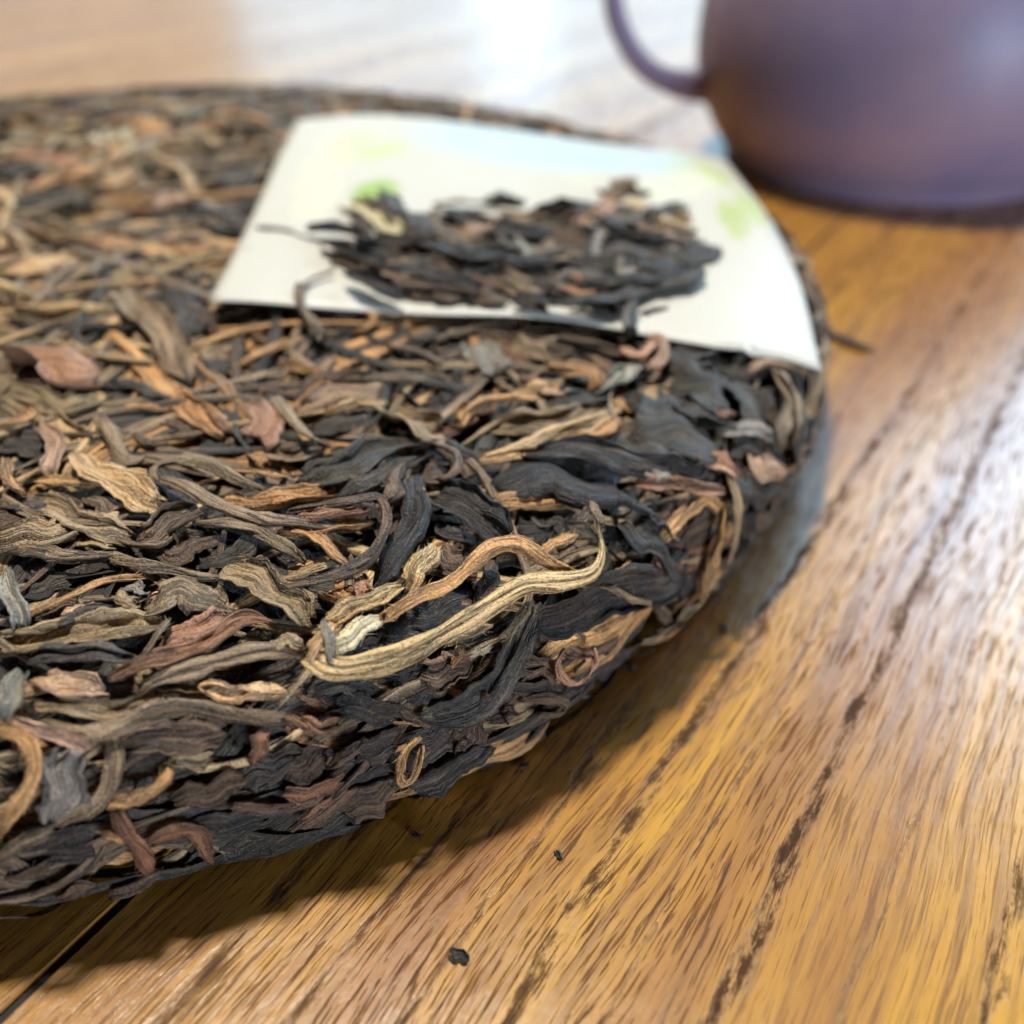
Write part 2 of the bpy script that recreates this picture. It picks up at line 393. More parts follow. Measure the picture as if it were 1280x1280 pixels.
class Rw:  # random.Random with a numpy-free uniform for build_leaf
    def __init__(s, seed): s.r = random.Random(seed)
    def uniform(s, a, b): return s.r.uniform(a, b)

LEAVES = []          # the leaves that become parts of their own
def hero(reg, kind, col, w, pts, lift=0.10, dip=(0.08, 0.08), twist=None, tips=None, nu=None, nv=None, w1=None, name='leaf'):
    ox, oy, k = reg
    i = len(LEAVES); R = Rw(1000+i*17)
    P2 = np.asarray(pts, float)/k+np.array([ox, oy])
    length = np.linalg.norm(np.diff(P2, axis=0), axis=1).sum()
    if nu is None: nu = int(np.clip(length/5, 18, 64))
    if nv is None: nv = 17 if w/k > 14 else 13
    P2 = crom(P2, nu); u = np.linspace(0, 1, nu)
    lifts = lift-dip[0]*np.clip(1-u/0.25, 0, 1)**1.5-dip[1]*np.clip((u-0.75)/0.25, 0, 1)**1.5
    if lift < 0.6 and P2[:, 1].max() > 640:
        N0 = normal_at(np.array([unproject(x, y, 0.1) for x, y in P2]))
        lifts = lifts*(0.5+0.5*np.clip(N0[:, 2], 0, 1))
    C = np.array([unproject(x, y, l) for (x, y), l in zip(P2, lifts)])
    for _ in range(2): C[1:-1] = (C[:-2]+2*C[1:-1]+C[2:])/4
    N = normal_at(C)
    for _ in range(4): N[1:-1] = (N[:-2]+2*N[1:-1]+N[2:])/4
    pj, dep = project(C)
    wpx = np.full(nu, w/k) if w1 is None else np.interp(u, [0, 1], [w/k, w1/k])
    if kind == 'S': W = wpx*dep/F*1.08
    else:
        T = np.gradient(C, axis=0); Bv = np.cross(N, T); Bv /= np.linalg.norm(Bv, axis=1)[:, None]
        a = project(C+Bv*0.05)[0]-pj; t2 = np.gradient(pj, axis=0); t2 /= np.linalg.norm(t2, axis=1)[:, None]
        perp = np.abs(a[:, 0]*t2[:, 1]-a[:, 1]*t2[:, 0])/0.05
        W = wpx/np.maximum(perp, 0.5*F/dep)
        W = np.convolve(np.pad(W, 4, mode='edge'), np.ones(9)/9, 'valid')
    if twist is None: twist = R.uniform(-0.9, 0.9) if kind == 'S' else R.uniform(-0.3, 0.3)
    if tips is None: tips = (R.uniform(0.15, 0.7), R.uniform(0.15, 0.7))
    LEAVES.append((name, build_leaf(C, N, W, kind, col, R, nu, nv, True, twist, tips, i*1.37, {'g': 90, 'h': 120, 'c': 110, 'o': 80, 't': 40, 'r': 25, 'n': 25}.get(col, 12))))

A = (0, 360, 2.909); Bz = (360, 360, 3.2); Cz = (640, 400, 3.2); D = (340, 640, 2.909); E_ = (0, 740, 2.37); Fz = (310, 210, 4.0); G = (590, 210, 4.0); H_ = (0, 130, 3.556)
H = hero
#--- left half of the top
H(A,'B','s',150,[(110,230),(230,265),(370,300)],.16); H(A,'W','h',90,[(290,190),(400,220),(560,280)])
H(A,'W','t',105,[(440,0),(520,90),(620,200),(680,340)],.18); H(A,'W','g',75,[(630,360),(700,440),(820,530)],.14)
H(A,'B','d',110,[(650,20),(690,90),(720,170)],.12); H(A,'S','h',50,[(0,70),(120,80),(220,70),(420,70)],.12)
H(A,'B','d',60,[(0,130),(200,130),(420,130)],.06); H(A,'S','g',45,[(860,290),(960,230),(1100,180)],.14)
H(A,'S','g',50,[(1010,280),(1120,290),(1230,330)],.10); H(A,'W','o',60,[(20,350),(120,390),(230,430),(400,400)],.12)
H(A,'S','g',32,[(420,450),(520,430),(620,450)],.12); H(A,'S','g',36,[(0,500),(60,490),(130,462),(90,440)],.18)
H(A,'W','p',62,[(140,490),(200,570),(175,690)],.18); H(A,'B','d',90,[(0,540),(80,560),(160,610)],.10)
H(A,'W','h',60,[(190,440),(250,520),(330,570)],.12); H(A,'S','t',58,[(360,450),(400,540),(450,620),(520,610)],.14)
H(A,'S','o',42,[(480,510),(530,560),(600,545),(750,520)],.12); H(A,'B','h',105,[(275,605),(400,680),(500,740),(585,790)],.24,tips=(.5,.5))
H(A,'S','o',46,[(570,700),(555,655),(640,622),(760,640),(850,690),(960,730)],.28,dip=(.05,.1)); H(A,'S','t',58,[(570,690),(680,720),(800,790),(950,845),(1100,850),(1280,880)],.26)
H(A,'W','g',52,[(820,770),(950,770),(1100,750),(1230,735)],.16); H(A,'B','s',115,[(960,410),(965,480),(955,560)],.18,tips=(.3,.8))
H(A,'S','t',52,[(1010,400),(1070,490),(1190,580)],.20); H(A,'B','d',85,[(1080,720),(1180,660),(1290,610)],.16)
H(A,'S','r',36,[(1080,830),(1180,805),(1280,770)],.16); H(A,'S','t',46,[(710,850),(830,860),(950,890),(1050,950),(1110,1000)],.22)
H(A,'S','g',52,[(1010,890),(1110,880),(1180,920),(1220,980),(1290,1020)],.24); H(A,'B','d',110,[(740,1000),(810,950),(900,910)],.12)
H(A,'B','n',95,[(590,960),(680,930),(760,900)],.12); H(A,'W','t',80,[(490,930),(600,860),(710,795)],.16)
H(A,'W','o',82,[(0,900),(130,890),(270,890)],.16); H(A,'S','t',55,[(0,950),(150,960),(300,980),(420,975)],.16)
H(A,'S','t',48,[(410,985),(550,1010),(700,1040),(830,1055)],.18); H(A,'W','o',115,[(840,1000),(940,1060),(1050,1130),(1130,1210)],.26,tips=(.6,.5))
H(A,'S','g',42,[(100,1190),(220,1140),(330,1080),(400,1060),(520,1050)],.20); H(A,'W','t',110,[(530,1170),(650,1110),(780,1140),(840,1160)],.16)
H(A,'B','b',80,[(10,1030),(40,1120),(80,1230)],.24,tips=(.8,.6)); H(A,'S','t',40,[(0,1260),(150,1240),(330,1190),(480,1170)],.16)
H(A,'S','o',55,[(430,1100),(450,1130),(490,1160)],.16); H(A,'B','b',42,[(460,1080),(500,1085),(535,1110)],.18)
H(A,'W','o',88,[(120,770),(250,820),(350,870),(480,900)],.14); H(A,'S','g',36,[(130,700),(240,700),(380,720)],.16)
H(A,'S','g',42,[(20,620),(30,690),(90,750)],.18); H(A,'B','t',84,[(330,750),(380,790),(440,830)],.14)
H(A,'B','d',70,[(470,330),(520,350),(590,390)],.08); H(A,'S','n',40,[(560,470),(640,500),(720,560)],.08)
H(A,'B','d',60,[(730,310),(800,280),(850,250)],.08); H(A,'B','d',60,[(720,600),(790,580),(850,600)],.07)
H(A,'W','t',60,[(960,610),(1060,600),(1140,575)],.10); H(A,'S','g',36,[(900,610),(940,620),(960,660)],.12)
H(A,'S','g',32,[(860,665),(950,670),(1040,690)],.14); H(A,'B','d',80,[(80,1100),(170,1060),(260,1040)],.06)
H(A,'S','d',40,[(0,810),(100,800),(180,790)],.10); H(A,'S','g',26,[(690,720),(750,705),(800,690)],.12)
H(A,'S','n',30,[(1060,810),(1130,800),(1210,770)],.10); H(A,'S','o',34,[(280,935),(340,930),(420,955)],.12)
H(A,'S','n',30,[(610,890),(680,840),(760,800)],.20); H(A,'B','d',90,[(980,990),(1060,970),(1120,940)],.05)
H(A,'W','g',60,[(1190,1110),(1240,1100),(1290,1090)],.12); H(A,'S','o',50,[(1040,1050),(1120,1030),(1210,1000)],.14)
H(A,'B','n',70,[(150,1180),(240,1160),(330,1150)],.12); H(A,'S','p',44,[(230,1190),(290,1160),(340,1150)],.16)
H(A,'W','p',66,[(540,1130),(640,1100),(760,1090)],.10)
#--- middle of the top
H(Bz,'S','h',42,[(150,500),(260,460),(400,460)],.16); H(Bz,'W','o',105,[(390,480),(480,520),(620,590)],.18)
H(Bz,'B','d',115,[(40,790),(180,730),(330,670),(520,605)],.20,tips=(.1,.6)); H(Bz,'W','d',60,[(200,830),(350,760),(550,655)],.22,tips=(.1,.7))
H(Bz,'S','h',72,[(775,690),(900,650),(1020,600),(1150,550),(1290,505)],.24,tips=(.5,.5)); H(Bz,'S','g',36,[(690,560),(730,490),(800,445),(900,440),(990,445)],.20)
H(Bz,'W','t',72,[(800,560),(950,540),(1100,520),(1290,465)],.14); H(Bz,'S','g',62,[(1040,310),(1150,320),(1240,355),(1210,410)],.16)
H(Bz,'W','g',62,[(680,550),(720,500),(780,480)],.12); H(Bz,'S','n',46,[(530,615),(620,640),(685,690),(655,750),(600,770)],.26)
H(Bz,'B','n',110,[(530,700),(580,720),(650,710)],.14); H(Bz,'S','n',72,[(475,700),(435,790),(400,880)],.24)
H(Bz,'S','k',115,[(505,760),(505,880),(470,1000),(400,1120),(335,1200)],.24,tips=(.6,.4)); H(Bz,'W','k',130,[(590,820),(700,840),(780,930),(900,1000)],.26,tips=(.7,.2),twist=.4)
H(Bz,'W','g',64,[(815,890),(900,840),(1000,850),(1140,840)],.18)
H(Bz,'S','n',40,[(0,900),(150,870),(300,845),(370,840),(400,920),(370,1020),(320,1080),(200,1140),(50,1180),(-30,1190)],.32,nv=13,nu=70)
H(Bz,'W','r',40,[(40,915),(180,890),(330,865)],.30); H(Bz,'W','g',52,[(0,940),(150,950),(320,925)],.22)
H(Bz,'B','n',110,[(590,1030),(650,1080),(730,1110)],.10); H(Bz,'B','d',80,[(110,85),(200,80),(300,105)],.14)
H(Bz,'S','g',42,[(270,180),(340,140),(310,75)],.16); H(Bz,'B','d',85,[(400,200),(480,185),(570,180)],.10)
H(Bz,'B','b',120,[(740,220),(810,280),(830,350)],.14); H(Bz,'S','g',48,[(0,325),(100,330),(210,355)],.12)
H(Bz,'S','t',42,[(170,365),(400,355),(600,370)],.14); H(Bz,'B','d',60,[(570,375),(650,380),(740,385)],.10)
H(Bz,'S','n',46,[(370,220),(540,265),(650,320)],.14); H(Bz,'W','t',82,[(20,450),(150,405),(300,385),(410,395)],.14)
H(Bz,'S','t',36,[(40,-20),(58,80),(120,160),(180,205)],.32,dip=(0,.15))
H(Bz,'B','d',90,[(230,120),(320,140),(420,120)],.06); H(Bz,'B','d',90,[(580,150),(680,150),(800,180)],.08)
H(Bz,'B','n',60,[(560,110),(760,130),(950,150)],.12); H(Bz,'B','t',90,[(880,200),(980,230),(1060,270)],.10)
H(Bz,'S','r',40,[(930,370),(970,380),(1000,350)],.14); H(Bz,'B','p',70,[(1000,380),(1060,400),(1110,420)],.10)
H(Bz,'B','d',60,[(1030,470),(1150,440),(1290,430)],.12); H(Bz,'B','d',90,[(560,470),(650,480),(760,430)],.06)
H(Bz,'B','d',80,[(90,560),(200,530),(330,500)],.06); H(Bz,'B','t',80,[(210,590),(300,570),(390,560)],.08)
H(Bz,'S','d',50,[(600,600),(680,640),(760,690)],.16); H(Bz,'W','n',60,[(660,660),(710,720),(740,780)],.12)
H(Bz,'B','k',110,[(900,970),(980,950),(1060,930)],.08); H(Bz,'B','k',90,[(1020,910),(1080,930),(1120,970)],.12)
H(Bz,'B','k',100,[(1060,1100),(1140,1080),(1210,1080)],.04); H(Bz,'S','k',60,[(600,930),(640,980),(740,1000)],.12)
H(Bz,'S','h',105,[(475,1215),(525,1120),(570,1035)],.26,tips=(.6,.35)); H(Bz,'S','b',46,[(650,800),(680,780),(700,800)],.16)
H(Bz,'S','g',30,[(520,790),(540,830),(560,850)],.24)
#--- right shoulder
H(Cz,'B','k',185,[(-60,640),(80,600),(250,620),(400,660),(500,700)],.24,tips=(.3,.9)); H(Cz,'W','k',85,[(40,530),(250,520),(450,560),(620,600),(740,630),(775,585)],.30,tips=(.2,.3))
H(Cz,'W','r',46,[(490,660),(600,650),(720,665),(850,685)],.30); H(Cz,'S','o',58,[(870,620),(905,740),(900,850),(865,980)],.30,tips=(.5,.1))
H(Cz,'S','g',62,[(845,740),(825,900),(790,1020),(745,1130)],.26,tips=(.4,.2)); H(Cz,'S','o',24,[(780,1080),(730,1160),(680,1210)],.20); H(Cz,'S','o',20,[(800,1040),(770,1120),(700,1160)],.24)
H(Cz,'S','g',56,[(590,880),(680,790),(750,715),(800,715),(825,770)],.26); H(Cz,'W','k',140,[(470,800),(560,870),(660,970)],.26,tips=(.5,.8))
H(Cz,'W','k',190,[(690,980),(600,1050),(450,1090),(300,1140),(90,1230)],.28,tips=(.5,.4)); H(Cz,'S','o',26,[(340,1055),(450,1100),(550,1135)],.34)
H(Cz,'B','r',50,[(560,960),(590,960),(620,980)],.32); H(Cz,'W','b',60,[(330,290),(420,230),(510,175)],.16)
H(Cz,'B','d',200,[(430,400),(600,410),(810,480)],.18,tips=(.8,.3)); H(Cz,'B','d',170,[(640,210),(760,260),(860,340)],.16)
H(Cz,'B','b',62,[(810,440),(920,430),(1050,455)],.20); H(Cz,'W','t',72,[(1080,210),(1115,330),(1095,510)],.20)
H(Cz,'S','p',46,[(940,210),(1010,165),(1130,190)],.18); H(Cz,'W','s',60,[(760,540),(830,570),(885,605)],.20)
H(Cz,'B','p',90,[(980,560),(1040,600),(1100,590)],.18); H(Cz,'B','d',120,[(880,230),(960,330),(1030,430)],.16)
H(Cz,'S','n',52,[(130,40),(250,70),(400,110),(510,145)],.16); H(Cz,'S','s',50,[(430,115),(520,145),(565,85)],.20)
H(Cz,'S','p',46,[(530,70),(600,80),(612,140),(530,195)],.22); H(Cz,'B','d',110,[(630,200),(720,120),(810,85)],.16)
H(Cz,'B','d',105,[(850,130),(910,150),(970,180)],.14); H(Cz,'S','g',52,[(250,475),(350,450),(430,400)],.16)
H(Cz,'W','h',60,[(0,280),(100,290),(130,320)],.12); H(Cz,'B','d',90,[(500,500),(600,510),(700,530)],.12)
H(Cz,'B','d',70,[(870,520),(950,500),(1010,520)],.14); H(Cz,'B','k',110,[(900,640),(960,690),(1050,720)],.16)
H(Cz,'B','d',80,[(1040,640),(1090,670),(1130,650)],.14); H(Cz,'S','b',60,[(540,610),(580,620),(620,615)],.30)
H(Cz,'B','d',90,[(1130,350),(1160,440),(1150,540)],.12); H(Cz,'B','k',120,[(930,760),(970,850),(930,930)],.10)
H(Cz,'B','k',100,[(560,930),(620,1000),(650,1090)],.06); H(Cz,'B','n',70,[(960,840),(1010,800),(1040,760)],.14)
H(Cz,'B','k',90,[(370,830),(420,860),(470,930)],.10); H(Cz,'S','n',50,[(540,800),(600,780),(650,740)],.16)
H(Cz,'B','k',90,[(640,1120),(690,1060),(720,960)],.06); H(Cz,'S','g',30,[(410,1010),(450,1000),(480,980)],.30)
H(Cz,'B','d',80,[(700,330),(790,370),(860,390)],.20); H(Cz,'S','r',36,[(820,380),(850,370),(885,375)],.24)
#--- the two big golden strands and the knot at the front
H(D,'S','h',46,[(1160,-5),(1185,70),(1195,150),(1160,220),(1050,250),(930,262),(850,310),(760,375),(640,440),(500,505),(360,545),(230,560),(135,520)],.46,dip=(.1,.12),w1=100,nu=90,nv=23,twist=1.2,tips=(.6,.6))
H(D,'S','g',52,[(405,385),(520,310),(640,260),(730,190),(800,132),(900,120),(1000,180),(1100,222),(1150,215)],.40,dip=(.05,.1),nu=70,nv=21,tips=(.7,.3),twist=1.0)
H(D,'S','g',44,[(960,165),(1050,105),(1115,85)],.30); H(D,'S','t',60,[(1165,-30),(1170,10),(1190,60)],.48,dip=(0,0),tips=(.6,.8))
H(D,'S','n',40,[(1110,30),(1140,15),(1170,20)],.46,dip=(0,0))
H(D,'W','h',62,[(195,395),(290,350),(400,300),(475,275)],.34); H(D,'S','c',80,[(215,500),(290,440),(385,390)],.36,tips=(.5,.6)); H(D,'S','b',38,[(190,390),(205,460),(225,560)],.44)
H(D,'S','h',70,[(120,545),(165,480),(235,415)],.36); H(D,'W','g',62,[(215,290),(260,305),(310,330)],.24); H(D,'W','s',50,[(320,230),(328,270),(335,310)],.26)
H(D,'S','n',62,[(805,185),(780,270),(735,355)],.20); H(D,'W','d',95,[(965,330),(930,420),(880,530),(800,640),(690,720),(540,760)],.30,nu=50)
H(D,'S','o',36,[(940,300),(900,390),(830,470)],.34); H(D,'W','n',110,[(555,590),(640,580),(720,530)],.26); H(D,'S','g',34,[(660,560),(690,520),(680,490)],.32)
H(D,'S','c',26,[(700,520),(760,510),(800,480)],.34); H(D,'W','n',80,[(880,570),(960,555),(1045,600)],.22)
H(D,'S','s',18,[(1060,500),(1040,555),(1060,605),(1105,625),(1150,595),(1172,545),(1165,495)],.42,dip=(.1,.02),nu=48,nv=11,tips=(.7,.4))
H(D,'S','n',9,[(1100,585),(1120,560),(1140,540)],.40,dip=(0,0),nv=7)
H(D,'W','n',115,[(775,760),(820,710),(860,655)],.24); H(D,'S','g',30,[(540,822),(485,870),(460,960),(480,995),(515,960),(545,850)],.32,dip=(.1,.1))
H(D,'W','r',42,[(110,745),(180,780),(245,760)],.24); H(D,'S','n',42,[(195,925),(260,890),(325,835)],.24)
H(D,'B','d',105,[(240,700),(350,720),(470,740)],.16); H(D,'W','d',70,[(530,1010),(640,955),(740,885),(785,835)],.24); H(D,'B','n',100,[(245,1090),(350,1065),(445,1010)],.18)
H(D,'S','n',52,[(0,1080),(100,1060),(215,1015)],.18); H(D,'S','n',40,[(900,690),(1000,675),(1075,690),(1050,735),(960,735)],.22)
H(D,'S','o',60,[(0,480),(60,465),(115,490)],.22); H(D,'B','d',130,[(480,690),(580,650),(650,640)],.10); H(D,'B','d',120,[(500,860),(600,840),(700,780)],.14)
H(D,'B','n',100,[(640,830),(690,800),(700,750)],.16); H(D,'B','d',110,[(300,900),(360,870),(450,850)],.14); H(D,'B','n',110,[(30,960),(130,920),(200,870)],.10)
H(D,'B','k',120,[(430,610),(520,600),(600,620)],.10); H(D,'S','d',60,[(850,480),(900,510),(960,500)],.16); H(D,'B','d',90,[(120,640),(240,620),(380,640)],.12)
H(D,'B','k',110,[(490,400),(600,360),(700,300)],.14); H(D,'B','k',130,[(380,470),(460,440),(560,410)],.12); H(D,'B','d',60,[(850,650),(960,640),(1080,660)],.16)
H(D,'B','n',60,[(700,880),(740,820),(760,770)],.20); H(D,'S','d',60,[(280,1000),(380,960),(450,930)],.16); H(D,'S','o',30,[(640,480),(720,440),(800,410)],.36,dip=(.1,.1))
#--- the front rim and side at the lower left
H(E_,'W','r',52,[(320,255),(430,212),(540,180),(640,130),(720,80),(805,92)],.26,tips=(.2,.1)); H(E_,'B','s',80,[(455,180),(570,115),(690,85)],.18)
H(E_,'W','d',46,[(85,200),(200,175),(390,192)],.24); H(E_,'W','o',80,[(15,180),(150,120),(300,110),(490,88)],.16)
H(E_,'S','t',22,[(415,195),(470,120),(502,78)],.26); H(E_,'S','t',52,[(415,285),(520,240),(650,200),(760,178),(890,182)],.24)
H(E_,'W','h',52,[(590,275),(700,300),(840,290)],.26); H(E_,'W','o',52,[(115,330),(250,352),(380,340),(475,308)],.22)
H(E_,'W','p',62,[(95,255),(200,270),(315,290)],.22); H(E_,'S','t',52,[(115,385),(230,412),(330,400),(430,362),(550,345),(700,370),(840,372)],.26,nu=60)
H(E_,'B','n',95,[(340,465),(480,430),(670,418)],.20); H(E_,'W','p',42,[(35,378),(140,420),(275,462)],.34)
H(E_,'S','g',46,[(0,410),(60,420),(95,480),(90,560),(50,640),(-10,725)],.34); H(E_,'B','b',150,[(200,455),(190,560),(165,690)],.26,tips=(.7,.1))
H(E_,'S','t',52,[(320,430),(345,500),(320,580),(250,645),(165,695)],.24); H(E_,'S','g',36,[(315,635),(400,610),(470,580),(505,525)],.32)
H(E_,'S','r',52,[(335,655),(390,740),(445,825)],.30,tips=(.6,.7)); H(E_,'S','r',46,[(450,745),(540,700),(600,738),(630,800)],.26)
H(E_,'S','g',30,[(300,715),(330,725),(365,745)],.26); H(E_,'S','r',46,[(760,505),(768,460),(780,412)],.26,tips=(.7,.6))
H(E_,'S','n',36,[(685,628),(760,642),(860,630)],.22); H(E_,'W','r',50,[(840,605),(940,592),(1015,548)],.22); H(E_,'S','r',30,[(900,672),(940,640),(985,610)],.24)
H(E_,'W','b',62,[(0,375),(30,310),(55,235)],.30); H(E_,'S','t',46,[(-10,785),(80,740),(165,690)],.26); H(E_,'B','n',75,[(510,615),(620,600),(730,550)],.18)
H(E_,'S','n',44,[(180,910),(230,880),(280,870)],.20); H(E_,'S','n',40,[(20,850),(90,840),(150,800)],.16); H(E_,'B','d',100,[(380,540),(470,510),(600,500)],.14)
H(E_,'W','o',70,[(430,250),(540,270),(640,255)],.16); H(E_,'B','d',80,[(680,430),(760,400),(840,410)],.10); H(E_,'B','d',100,[(700,560),(800,520),(900,500)],.12)
H(E_,'S','d',70,[(560,700),(660,690),(780,670)],.14); H(E_,'B','k',120,[(60,760),(160,770),(280,700)],.08); H(E_,'S','n',56,[(330,900),(420,860),(480,820)],.14)
H(E_,'W','o',56,[(500,480),(560,500),(620,490)],.22); H(E_,'S','d',46,[(130,120),(240,60),(330,40)],.16)
PILE0 = len(LEAVES)
#--- the tuft pressed over the paper
PL = .36
H(Fz,'B','d',110,[(690,120),(800,240),(910,340)],PL+.12,dip=(0,.05)); H(Fz,'W','c',70,[(500,170),(600,200),(700,270),(810,345)],PL+.05)
H(Fz,'S','d',36,[(45,298),(200,310),(320,360),(560,372)],PL-.10,dip=(0,.02)); H(Fz,'S','t',18,[(-20,405),(150,430),(300,470),(410,515)],PL-.12,dip=(0,0),nv=9)
H(Fz,'S','t',32,[(430,515),(300,560),(258,620),(268,700),(330,780),(410,850)],PL-.02,dip=(0,.3),nu=40); H(Fz,'S','n',46,[(420,450),(560,510),(640,560),(750,625)],PL-.04,dip=(.03,.03))
H(Fz,'S','r',42,[(920,490),(1100,540),(1290,610)],PL); H(Fz,'B','d',60,[(1020,560),(1120,600),(1235,612)],PL-.06)
H(Fz,'W','d',46,[(560,365),(700,360),(890,382)],PL); H(Fz,'S','t',42,[(930,180),(1100,170),(1260,185)],PL-.02); H(Fz,'W','n',60,[(540,200),(560,300),(600,380)],PL)
H(Fz,'W','t',70,[(400,380),(480,420),(600,430)],PL-.06); H(Fz,'B','d',70,[(960,330),(1080,400),(1220,440)],PL+.05)
H(Fz,'W','o',60,[(640,470),(760,490),(900,480)],PL); H(Fz,'W','c',60,[(560,420),(590,460),(600,500)],PL+.02); H(Fz,'B','d',60,[(1000,250),(1090,240),(1180,280)],PL)
H(Fz,'W','p',50,[(1040,330),(1120,310),(1260,240)],PL+.06); H(Fz,'B','n',70,[(900,420),(1040,460),(1200,500)],PL)
H(G,'B','d',110,[(830,570),(1000,550),(1130,500)],PL+.02); H(G,'B','d',95,[(980,420),(1090,430),(1205,395)],PL,tips=(.6,.1)); H(G,'W','d',60,[(290,210),(450,190),(580,170)],PL)
H(G,'B','d',62,[(110,130),(160,140),(220,160)],PL-.05); H(G,'W','p',62,[(530,290),(640,210),(740,130)],PL+.08); H(G,'W','c',80,[(770,150),(810,180),(830,220)],PL+.06)
H(G,'W','c',60,[(960,230),(1020,260),(1080,300)],PL-.02); H(G,'W','b',42,[(250,355),(330,290),(490,280)],PL+.04); H(G,'B','d',85,[(90,460),(220,460),(380,480)],PL+.04)
H(G,'W','o',62,[(400,450),(460,435),(540,430)],PL+.06); H(G,'B','b',70,[(660,480),(730,490),(800,495)],PL+.05); H(G,'B','d',105,[(620,420),(760,400),(900,430),(1080,470)],PL+.03)
H(G,'W','s',70,[(430,590),(500,590),(590,610)],PL+.04); H(G,'B','t',90,[(620,590),(690,590),(760,610)],PL+.04); H(G,'S','d',70,[(795,600),(780,700),(800,850)],PL,dip=(.02,.25))
H(G,'S','d',26,[(820,735),(900,712),(1015,690)],PL-.1); H(G,'S','t',46,[(90,540),(250,590),(400,655)],PL); H(G,'B','d',80,[(270,540),(400,570),(520,560)],PL-.02)
H(G,'W','n',80,[(330,330),(450,340),(620,370)],PL+.03); H(G,'B','d',80,[(560,300),(680,320),(820,300)],PL); H(G,'W','n',56,[(840,330),(900,350),(970,400)],PL)
H(G,'B','d',90,[(840,230),(950,220),(1050,180)],PL-.04); H(G,'W','t',60,[(650,110),(760,90),(860,120)],PL-.04); H(G,'S','n',50,[(560,640),(660,680),(760,740)],PL-.04)
H(G,'B','d',100,[(820,480),(900,480),(1000,500)],PL+.04); H(G,'W','p',60,[(860,290),(920,310),(1000,340)],PL-.02); H(G,'B','d',70,[(20,240),(120,270),(240,300)],PL+.02)
for i_ in range(70):
    a_ = rnd.uniform(0, 6.28); q_ = rnd.random()**0.6
    cx_, cy_ = 655+185*q_*math.cos(a_), 322+58*q_*math.sin(a_)
    an = rnd.gauss(0.2, 0.6); ll = rnd.uniform(28, 62)
    dx_, dy_ = ll*math.cos(an), ll*0.5*math.sin(an)
    H((0, 0, 1.0), rnd.choice('BWWSSS'), rnd.choice('ddddkdnttbbo'), rnd.uniform(9, 21), [(cx_-dx_, cy_-dy_), (cx_+rnd.uniform(-6, 6), cy_+rnd.uniform(-5, 5)), (cx_+dx_, cy_+dy_)], PL-.02+rnd.uniform(-.06, .05), dip=(.03*rnd.uniform(-1, 1), .03*rnd.uniform(-1, 1)), nu=22, nv=13)
for p_ in [[(455,245),(505,270),(548,300)],[(560,262),(620,285),(690,290)],[(470,330),(540,342),(600,360)],[(620,330),(700,322),(770,335)],[(730,262),(790,290),(840,300)],
           [(640,372),(720,378),(790,372)],[(400,300),(440,312),(480,330)],[(385,282),(430,286),(470,300)],[(520,300),(590,318),(650,312)],[(700,350),(780,352),(850,340)],[(430,340),(470,352),(500,368)]]:
    H((0, 0, 1.0), 'W', 'k', rnd.uniform(9, 15), p_, PL+.08, dip=(.03, .03), nu=24, nv=11, tips=(.15, .2))
PILE1 = len(LEAVES)
#--- the blurred far left of the top
for c_, k_, w_, p_ in [('h','W',60,[(0,90),(180,110),(400,90)]),('c','W',90,[(400,110),(470,140),(510,190)]),('s','S',55,[(0,230),(150,230),(300,250),(360,310)]),
                       ('h','W',60,[(300,320),(450,350),(620,310)]),('p','B',110,[(670,470),(740,430),(820,400)]),('g','W',60,[(110,460),(170,560),(320,600),(600,600)]),
                       ('h','W',70,[(0,730),(150,720),(320,690)]),('g','W',60,[(0,880),(200,910),(450,890)]),('d','B',80,[(0,430),(200,420),(420,450)]),
                       ('d','B',90,[(900,340),(1000,330),(1120,300)]),('d','B',100,[(940,520),(1000,530),(1060,560)]),('d','B',110,[(720,880),(800,870),(880,900)]),
                       ('b','W',60,[(720,40),(840,50),(960,30)]),('c','W',80,[(0,130),(70,140),(150,150)]),('o','W',70,[(740,170),(900,170),(1100,190)]),
                       ('p','W',40,[(720,600),(820,590),(920,550)]),('d','B',70,[(0,310),(120,300),(240,290)]),('b','B',60,[(380,740),(440,720),(510,720)]),('n','W',46,[(700,800),(800,780),(900,750)])]:
    H(H_, k_, c_, w_, p_, .12)

# ------------------------------------------------------------------ the slip of paper pressed into the cake
PAP = {'top': [(372,150),(460,146),(560,152),(680,166),(790,183),(905,200)], 'bottom': [(262,380),(360,386),(480,384),(600,396),(700,404),(790,412),(900,433),(1026,468)],
       'left': [(372,150),(335,225),(298,305),(262,380)], 'right': [(905,200),(945,248),(978,305),(1006,375),(1026,468)]}
def paper_point(px, py):
    d = ray(px, py); P = d[None]*TT[:, None]+np.array([0, 0, CAM_H])
    r = np.hypot(P[:, 0]-CX, P[:, 1]-CY)
    z = np.where(r < 8.9, np.interp(r, prof[:itop, 0], prof[:itop, 1]), 1.58-0.28*(r-8.9))+0.24
    return P[int(np.argmax(P[:, 2] < z))]
nu_, nv_ = 60, 36
e3 = {k: crom(np.array([paper_point(*p) for p in crom(v, 14)]), nu_ if k in ('top', 'bottom') else nv_) for k, v in PAP.items()}
uu = np.linspace(0, 1, nu_)[:, None, None]; vv = np.linspace(0, 1, nv_)[None, :, None]
t_, b_, l_, r_ = e3['top'][:, None], e3['bottom'][:, None], e3['left'][None], e3['right'][None]
P = (1-vv)*t_+vv*b_+(1-uu)*l_+uu*r_-((1-uu)*(1-vv)*t_[0, 0]+uu*(1-vv)*t_[-1, 0]+(1-uu)*vv*b_[0, 0]+uu*vv*b_[-1, 0])
rr = np.hypot(P[..., 0]-CX, P[..., 1]-CY)
